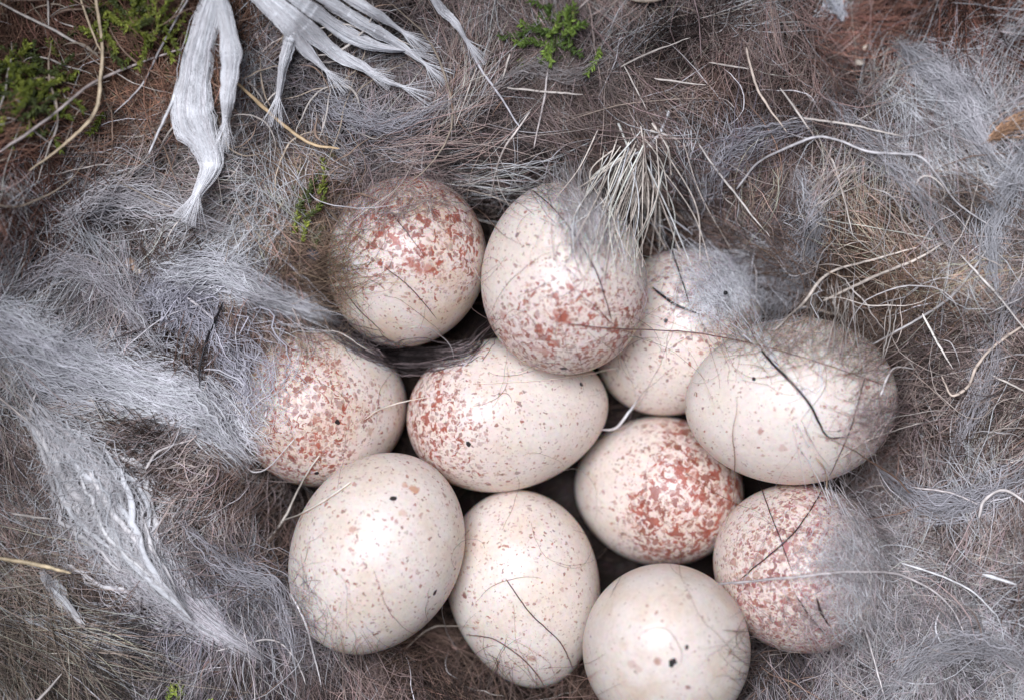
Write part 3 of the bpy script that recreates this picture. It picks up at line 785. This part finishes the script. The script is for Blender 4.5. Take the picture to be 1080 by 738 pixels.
WW = (0.92, 0.90, 0.92)
TG = "tufts of pale wool caught in the nest"
bundle("wool_tuft", "wool tuft", "long white wool tuft streaming from the left edge to the far left egg", [(-20,330),(60,376),(140,405),(205,428),(246,468)], [24,34,26,28,18], 1050, WW, (.8, 3.8), .95, (.25, .7), .35, .6, seed=1, group=TG)
bundle("wool_tuft", "wool tuft", "white wool tuft above the far left egg, combed to the right", [(180,290),(230,290),(280,312),(345,335)], [20,20,16,9], 420, WW, (1.0, 3.4), .9, (.35, .9), .3, .5, seed=2, group=TG)
bundle("wool_tuft", "wool tuft", "curly white wool tuft between the two white tufts at the left", [(150,330),(170,310),(205,330),(250,390),(262,440)], [16,20,20,18,10], 300, (0.66,.64,.68), (.6, 2.6), .85, (.2, .6), .9, 2.0, seed=3, group=TG)
bundle("wool_tuft", "wool tuft", "grey tail of wool running down right from the crumpled white lump", [(110,560),(160,610),(210,650),(262,685)], [34,24,12,6], 560, (0.84,.80,.81), (1.0, 3.0), .75, (.35, .9), .3, .5, seed=4, group=TG)
bundle("wool_tuft", "wool tuft", "blue grey wool tuft curving down at the upper right", [(955,50),(990,80),(1020,115),(1045,165)], [12,22,20,8], 420, (0.70,.68,.69), (.8, 3.0), .75, (.4, .9), .35, .6, seed=5, group=TG)
bundle("wool_tuft", "wool tuft", "grey wool clump sitting on the half hidden egg with dark grit in it", [(795,250),(790,285),(760,310),(735,335)], [18,28,32,12], 320, (0.93,.92,.94), (.1, 1.6), .55, (.15, .5), .7, 1.4, seed=6, group=TG)
bundle("wool_tuft", "wool tuft", "small bluish wool wisp right of the grey wool clump", [(845,190),(855,240),(830,300),(812,340)], [10,18,18,8], 200, (0.66,.64,.65), (.4, 2.0), .8, (.3, .8), .6, 1.0, seed=7, group=TG)
bundle("wool_tuft", "wool tuft", "pale wisp of wool at the upper right edge", [(1085,150),(1060,200),(1045,250),(1050,300)], [14,18,16,8], 160, (0.60,.59,.60), (1.0, 3.0), .9, (.4, .9), .5, .8, seed=8, group=TG)
bundle("fur_strand", "fur strand", "dark combed fur strand pressed between the two upper left eggs", [(335,335),(385,365),(430,378),(490,372),(515,350)], [9,10,10,8,5], 110, (0.2,.16,.155), (-.2, .7), .7, (.4, .9), .5, .8, seed=9, cvar=.6)
bundle("wool_tuft", "wool tuft", "fine grey veil of fur over the right side of the freckled egg", [(960,560),(925,585),(890,600),(850,612)], [50,60,46,26], 190, (0.74,.70,.70), (.1, 1.8), .55, (.3, .7), .5, 1.2, seed=10, group=TG)

for sp_, wd_, n_, c_, lab_, sd_ in (
    ([(745,215),(765,165),(800,140),(850,130)], [10,16,12,6], 90, (0.60,.58,.60), "thin blue grey wisp beside the start of the long arching root", 61),
    ([(1010,470),(1040,400),(1060,330),(1088,290)], [10,16,18,12], 110, (0.66,.63,.64), "pale wisp rising along the right edge past the hooked root", 62),
    ([(880,110),(910,140),(960,190),(1000,260)], [8,14,14,8], 90, (0.62,.60,.61), "thin grey wisp crossing the long arching root on its right half", 63),
    ([(930,500),(980,530),(1040,520),(1090,490)], [10,16,16,10], 120, (0.64,.62,.64), "grey wisp running to the right edge above the looped rootlet", 64),
    ([(930,735),(980,690),(1040,680),(1090,700)], [10,18,16,10], 120, (0.62,.60,.61), "grey wisp at the bottom right corner", 65),
    ([(640,60),(600,80),(560,70),(520,95)], [6,12,12,6], 70, (0.55,.50,.48), "short grey brown wisp under the green sprig", 66),
    ([(330,100),(370,120),(420,130),(470,110)], [10,16,14,8], 110, (0.64,.62,.64), "blue grey wisp right of the yellow straw", 67),
    ([(60,230),(110,210),(170,215),(230,240)], [12,18,18,10], 150, (0.80,.76,.76), "pale fluffy wisp in the fur below the tan grass blade", 68),
    ([(20,300),(70,280),(120,310),(160,360)], [12,18,16,8], 130, (0.74,.70,.71), "pale wisp above the long white tuft near the left edge", 69),
    ([(200,560),(240,600),(290,620),(310,690)], [8,16,14,8], 110, (0.62,.60,.62), "blue grey curly wisp left of the smooth cream egg", 70)):
    bundle("wool_wisp", "wool wisp", lab_, sp_, wd_, n_, c_, (.8, 3.2), .65, (.3, .8), .5, 1.0, seed=sd_, group="thin wisps of wool in the fur")

# vertical hair fringe over the top right of the big upright egg
bundle("fringe", "hair fringe", "straight pale hair fringe hanging over the top right of the big upright egg", [(615,165),(620,215),(628,270)], [20,22,18], 75, (0.84,.77,.72), (.1, 1.3), .7, (.3, .9), .15, .2, seed=11)

bundle("fringe", "hair fringe", "sparse pale hairs standing over the top edge of the large sideways egg", [(880,290),(884,335),(880,385)], [52,54,46], 26, (0.74,.68,.62), (.2, 2.2), 1.3, (.45, .95), .05, .04, seed=14)

def ribbon_strip(name, label, spine, widths, col, off, nf, seed, bend=1.0):
    """a shredded bark strip: a thin curled sheet with its frayed fibres"""
    root = empty(name, (0, 0, 0))
    g = np.random.default_rng(seed)
    M, Kc = 60, 13
    sp = catmull(spine, M); wd = np.interp(np.linspace(0, 1, M), np.linspace(0, 1, len(widths)), widths)
    T = np.gradient(sp, axis=0); T /= np.linalg.norm(T, axis=1, keepdims=True); Nn = np.stack([-T[:, 1], T[:, 0]], 1)
    u = np.linspace(-1, 1, Kc)
    edge = 1 + .18 * np.convolve(g.normal(0, 1, M + 4), np.ones(5) / 5, 'valid')
    X = sp[:, :1] + Nn[:, :1] * u[None] * (wd * edge)[:, None]; Y = sp[:, 1:] + Nn[:, 1:] * u[None] * (wd * edge)[:, None]
    folds = sum(g.normal(0, .20) * np.sin(u * k * 2.4 + g.uniform(0, 6)) for k in range(1, 8))
    zb = drape_z(sp[:, 0], sp[:, 1], off, 20)
    Z = zb[:, None] + 1e-3 * (bend * .7 * (1 - u[None] ** 2) + folds[None] * .5 * (wd[:, None] / max(widths)) + .12 * g.normal(0, 1, (M, 1)))
    Pt = W(X, Y, Z)
    root.location = Pt[0, Kc // 2].tolist()
    loc = np.array(root.location)
    Pb = Pt.copy(); Pb[..., 2] -= .00012
    allv = np.concatenate([(Pt - loc).reshape(-1, 3), (Pb - loc).reshape(-1, 3)])
    idx = np.arange(M * Kc).reshape(M, Kc)
    f = np.stack([idx[1:, :-1], idx[1:, 1:], idx[:-1, 1:], idx[:-1, :-1]], -1).reshape(-1, 4)
    f2 = f[:, ::-1] + M * Kc
    sides = []
    for c_ in (0, Kc - 1):
        e = idx[:, c_]; sides.append(np.stack([e[:-1], e[1:], e[1:] + M * Kc, e[:-1] + M * Kc], -1))
    for r_ in (0, M - 1):
        e = idx[r_, :]; sides.append(np.stack([e[:-1], e[1:], e[1:] + M * Kc, e[:-1] + M * Kc], -1))
    cc = np.array(col)[None, None, :] * (1 + .03 * g.normal(0, 1, (1, Kc, 1))) * np.ones((M, 1, 1))
    cc = np.concatenate([cc.reshape(-1, 3)] * 2).clip(.02, .85)
    sh = link("sheet", np_mesh("sheet", allv, np.concatenate([f, f2] + sides), cc), M_bark, root)
    # fibres on the sheet
    nf *= 3; K = 26; P = np.zeros((nf, K, 3)); rr = np.zeros((nf, K))
    for i in range(nf):
        a = g.uniform(-.02, .5); s = np.linspace(a, min(1.15, a + g.uniform(.4, 1)), K); sc_ = np.clip(s, 0, 1)
        uu = g.uniform(-1.12, 1.12) + .16 * np.cumsum(g.normal(0, .5, K)) / 2
        ss = np.linspace(0, 1, M)
        w_ = np.interp(sc_, ss, wd * edge)
        ext = np.clip(s - 1, 0, 1)[:, None] * (T[-1] + Nn[-1] * g.normal(0, .25)) * 220
        x = np.interp(sc_, ss, sp[:, 0]) + np.interp(sc_, ss, Nn[:, 0]) * uu * w_ + ext[:, 0]
        y = np.interp(sc_, ss, sp[:, 1]) + np.interp(sc_, ss, Nn[:, 1]) * uu * w_ + ext[:, 1]
        ui = np.clip(uu, -1, 1)
        z = np.interp(sc_, ss, zb) + 1e-3 * (bend * .7 * (1 - ui ** 2) + np.interp(ui, u, folds) * .5 * w_ / max(widths) + g.uniform(.0, .25))
        P[i] = W(x, y, z); rr[i] = g.uniform(.2, .5) * U * (1 - .7 * np.abs(np.linspace(-1, 1, K)) ** 3)
    v, q, c = tubes(P - loc, rr, (np.array(col)[None] * np.exp(g.normal(0, .2, (nf, 1)))).clip(.02, .85), S=4)
    link("frayed_fibres", np_mesh("frayed_fibres", v, q, c), M_bark, root)
    return tag(root, label, "bark strip", "shredded white bark strips")
M_bark = fibre_mat("white bast", 0.42, .45, .12, 650, .08)
ribbon_strip("bark_strip", "wide white bark strip hanging down at the upper left, forked at its top", [(228,-12),(216,30),(207,70),(203,120),(216,150),(222,175),(208,205)], [9,12,16,19,14,10,4], (0.90,.87,.87), 3.2, 90, 31)
ribbon_strip("bark_strip", "narrow white bark strip hanging right beside the wide one", [(231,-12),(238,20),(244,60),(240,100),(238,128)], [5,8,9,7,3], (0.90,.87,.87), 4.0, 40, 32)
for k, (sp, wd, lab, sd_) in enumerate([
    ([(258,-14),(282,8),(305,30),(322,52),(343,74)], [5,7,7,5,1.5], "lowest ribbon of the white bark fan at the top, ending nearest the yellow straw", 33),
    ([(272,-14),(305,12),(335,40),(362,62),(384,74)], [5,7,8,5,1.5], "broad second ribbon from the left in the white bark fan", 34),
    ([(292,-14),(330,12),(368,38),(400,50),(432,54)], [5,8,7,4,1.2], "long curved middle ribbon of the white bark fan at the top", 35),
    ([(318,-14),(352,6),(388,28),(416,44),(446,66)], [4,6,6,4,1.2], "ribbon reaching farthest right in the white bark fan", 45),
    ([(345,-14),(372,0),(402,18),(425,34)], [3,5,4,1.2], "thin top right ribbon of the white bark fan", 46),
    ([(308,34),(303,52),(298,72),(294,102)], [6,6,4,2], "short bark strip hanging down below the white bark fan", 36),
    ([(450,-14),(465,10),(478,22),(492,42)], [3,4,3,1], "thin bark strip at the top edge right of the white bark fan", 37),
    ([(350,50),(378,66),(404,84),(425,92)], [2,3,2.4,1], "thin bark splinter under the right end of the white bark fan", 38),
]):
    ribbon_strip("bark_strip", lab, sp, wd, (0.90,.87,.87), 3.4, 30, sd_)

# crumpled papery white wool at the left: curled shreds bound by fibres
def lump(label, spine, widths, off, seed, nsh, nfib, w):
    root = empty("wool_lump", W(spine[0][0], spine[0][1], .004).tolist())
    for nm, n, ww, fr, wa, cu, S_, fl, col, o_, sd_ in (
        ("papery_shreds", nsh, w, (.25, .7), .16, .45, 8, .2, (0.92, .89, .87), off, seed),
        ("bound_core", nsh * 3, w * .4, (.2, .6), .22, .5, 6, .5, (0.88, .84, .83), (off[0] - .6, off[1] - .4), seed + 1),
        ("wool_fibres", nfib, .8, (.2, .6), .5, .8, 3, 1.0, (0.92, .89, .89), (off[0] - .3, off[1] + .25), seed + 2)):
        o = bundle(nm, None, None, spine, widths, n, col, o_, ww, fr, wa, cu, S=S_, flat=fl, seed=sd_, K=18, cvar=.10)
        o.parent = root; o.location = Vector(o.location) - Vector(root.location)
    return tag(root, label, "wool lump")
lump("crumpled white lump of papery wool at the left below the long white tuft", [(42,445),(78,485),(108,530),(140,580),(185,632)], [16,34,44,28,8], (1.2, 4.6), 41, 60, 700, 5.0)
lump("small pale scrap of papery wool below the crumpled white lump", [(46,606),(62,628),(86,656)], [4,6,4], (1.6, 3.0), 61, 12, 60, 5)

# ------------------------------------------------------------------ dry grass tuft above the big upright egg
gt = empty("dry_grass_tuft", W(688, 135, 0.006).tolist())
tag(gt, "broom like tuft of dry pale grass hanging over the top of the big upright egg", "grass tuft")
g = np.random.default_rng(77)
BL = [((706,118),(622,188),3.6),((690,142),(600,205),2.6),((668,160),(618,205),3.4),((652,130),(652,210),3.0),((652,210),(655,268),2.4),((688,130),(708,185),3.4),
      ((686,138),(718,151),3.4),((706,118),(662,150),3.4)]
for i in range(74):
    a = g.normal(.04, .36); L_ = g.uniform(70, 150)
    x0, y0 = 676 + g.normal(0, 17), 140 + g.uniform(-8, 50)
    x1 = x0 + math.sin(a) * L_ + (x0 - 680) * .8 - 5; y1 = min(y0 + math.cos(a) * L_, 282 + g.normal(0, 6))
    BL.append(((x0, y0), (x1, y1), g.uniform(1.0, 2.0)))
for (a, b, w) in BL:
    n = 14; t = np.linspace(0, 1, n)
    mid_ = ((a[0] + b[0]) / 2 + g.normal(0, 9), (a[1] + b[1]) / 2 + g.normal(0, 3))
    c = catmull([a, mid_, b], n)
    z = drape_z(c[:, 0], c[:, 1], g.uniform(.3, 2.4), 25)
    P = W(c[:, 0], c[:, 1], z) - np.array(gt.location)
    r = w / 2 * U * (1 - .65 * t ** 2)
    col = np.array((0.80, .70, .60)) * math.exp(g.normal(0, .2))
    v, q, cc = tubes(P[None], r[None], col[None].clip(.02, .8), S=5, flat=.6)
    link("blade", np_mesh("blade", v, q, cc), M_straw, gt)

# ------------------------------------------------------------------ moss
def moss(label, cx, cy, rx, ry, nst, seed, off=2.0, cols=((0.15, .18, .025), (0.25, .28, .045), (0.09, .11, .03)), leafL=6, ang0=None, name="moss_sprig"):
    g = np.random.default_rng(seed)
    parts = []; P0 = None
    for i in range(nst):
        x = cx + g.normal(0, .5) * rx; y = cy + g.normal(0, .5) * ry
        a = g.uniform(0, 2 * np.pi) if ang0 is None else R(ang0) + g.normal(0, .35)
        n = 9; L_ = g.uniform(18, 42)
        h = a + np.cumsum(g.normal(0, .18, n))
        X = x + np.cumsum(np.cos(h)) * L_ / n; Y = y - np.cumsum(np.sin(h)) * L_ / n
        zb = ztop(X, Y).max() + 1e-3 * (off * g.random() + np.linspace(0, g.uniform(0, 1.5), n))
        P = W(X, Y, zb); 
        c0 = np.array(cols[g.integers(len(cols))])
        parts.append(tubes(P[None], np.full((1, n), .7 * U), (c0 * .8)[None], S=4))
        nl = 3 * n
        LP = np.zeros((nl, 5, 3)); rr = np.zeros((nl, 5))
        tt = np.array([0, .25, .5, .8, 1])
        for k in range(nl):
            j = min(k // 3, n - 1); d = h[j] + (1 if k % 2 else -1) * g.uniform(.3, .9) + g.normal(0, .2)
            v = np.array([math.cos(d), math.sin(d), g.uniform(-.1, .7)]); v /= np.linalg.norm(v)
            ll = leafL * g.uniform(.6, 1.2) * U
            LP[k] = P[j] + v * ll * tt[:, None] + np.array([0, 0, -1]) * (tt ** 2)[:, None] * ll * .3
            rr[k] = np.array([.5, 1.3, 1.4, .8, .1]) * U * g.uniform(.7, 1.2)
        lc = c0[None] * np.exp(g.normal(0, .35, (nl, 1)))
        parts.append(tubes(LP, rr, lc.clip(.01, .6), S=4, flat=.3))
    v, q, c = merge(parts)
    ctr = v.mean(0)
    o = link(name, np_mesh(name, v - ctr, q, c), M_leaf)
    o.location = ctr.tolist()
    return tag(o, label, "moss", "green moss on the nest")
moss("green moss cushion at the left edge near the top left corner", 22, 92, 55, 42, 95, 51, 2.4)
moss("green moss patch at the top edge left of the white bark strips", 138, 18, 42, 34, 62, 52, 2.2)
moss("small bright green sprig at the top middle of the fur", 588, 36, 36, 26, 28, 53, 2.0, cols=((0.13, .20, .035), (0.21, .30, .055), (0.09, .14, .03)), leafL=6.5)
moss("thin upright green moss stem left of the upper left egg", 326, 232, 14, 34, 12, 54, 1.6, ang0=72)
moss("tiny yellow green leaf at the bottom edge on the left", 178, 752, 22, 5, 8, 55, 2.0, cols=((0.35, .42, .08), (0.28, .36, .06)))

# ------------------------------------------------------------------ grit, seeds, crumbs
def crumb(name, cat, label, px, py, rx, ry, rz, col, off, ang=0, seed=0, mat=None, S=14, rings=9):
    g = np.random.default_rng(seed + 900)
    th = np.linspace(.02, np.pi - .02, rings); ph = np.linspace(0, 2 * np.pi, S, endpoint=False)
    T, F = np.meshgrid(th, ph, indexing='ij')
    d = 1 + .12 * np.sin(F * 2 + g.uniform(0, 6)) * np.sin(T) + .10 * np.sin(F * 3 + T * 2 + g.uniform(0, 6))
    x = np.cos(T) * rx * (1 + .15 * np.cos(T)); yv = np.sin(T) * np.cos(F) * ry * d; z = np.sin(T) * np.sin(F) * rz * d
    ca, sa = math.cos(R(ang)), math.sin(R(ang))
    V = np.stack([x * ca - yv * sa, x * sa + yv * ca, z], -1).reshape(-1, 3) * U
    idx = np.arange(rings * S).reshape(rings, S)
    a, b = idx[:-1], idx[1:]
    q = np.stack([a, np.roll(a, -1, 1), np.roll(b, -1, 1), b], -1).reshape(-1, 4)
    caps = [idx[0, [0, S // 4, S // 2, 3 * S // 4]], idx[-1, [0, S // 4, S // 2, 3 * S // 4]]]
    q = np.vstack([q, caps])
    c = np.tile(np.array(col)[None], (len(V), 1)) * (1 + .15 * g.normal(0, 1, (len(V), 1)))
    o = link(name, np_mesh(name, V, q, c.clip(.005, .85)), mat or M_straw)
    o.location = W(px, py, float(ztop(px, py)) + off * 1e-3).tolist()
    return tag(o, label, cat)
crumb("seed", "seed", "upper of two pale seeds in the dark fur near the top right", 912, 51, 4, 3, 3, (0.72,.6,.46), 1.2, 60, 1)
crumb("seed", "seed", "lower and larger of two pale seeds in the dark fur near the top right", 906, 65, 5, 4, 3.5, (0.72,.62,.5), 1.2, -20, 2)
crumb("crumb", "crumb", "rust and cream crumb in the grey fur at the left", 138, 279, 8, 6, 5, (0.50,.33,.22), .6, -40, 3)
crumb("crumb", "crumb", "small cream crumb beside the rust coloured one", 146, 287, 4, 3, 3, (0.72,.60,.48), 1.0, 20, 4)
crumb("grit", "grit", "upper black grain of grit in the grey wool clump", 765, 309, 2.4, 2.2, 2, (0.01,.01,.01), 1.9, 0, 5)
crumb("grit", "grit", "lower black grain of grit in the grey wool clump", 798, 340, 2.2, 2, 2, (0.01,.01,.01), 1.9, 0, 6)
crumb("grit", "grit", "dark grain caught in the kinked white hair at the large sideways egg", 944, 393, 3.5, 3, 3, (0.02,.02,.02), .8, 0, 7)
crumb("crumb", "crumb", "dark chip at the foot of the green moss stem", 330, 268, 9, 6, 4, (0.05,.055,.07), 1.2, -30, 8)
crumb("wood_chip", "wood chip", "pale rim of a wood chip at the top edge right of the sprig", 680, -9, 26, 12, 8, (0.72,.60,.46), 2.4, 0, 9)
bundle("wool_tuft", "wool tuft", "tiny white wool tuft at the top edge on the right", [(874,-8),(882,6),(888,20)], [5,8,4], 130, (0.84,.84,.88), (1.4, 3.4), .9, (.3, .8), .5, 1.2, seed=12, group=TG)
bundle("plant_scrap", "plant scrap", "orange brown frayed scrap at the right edge below the blue grey tuft", [(1040,150),(1062,135),(1090,118)], [5,8,9], 60, (0.50,.30,.18), (1.4, 3.0), 1.2, (.4, .9), .4, .6, seed=13, mat=M_straw)
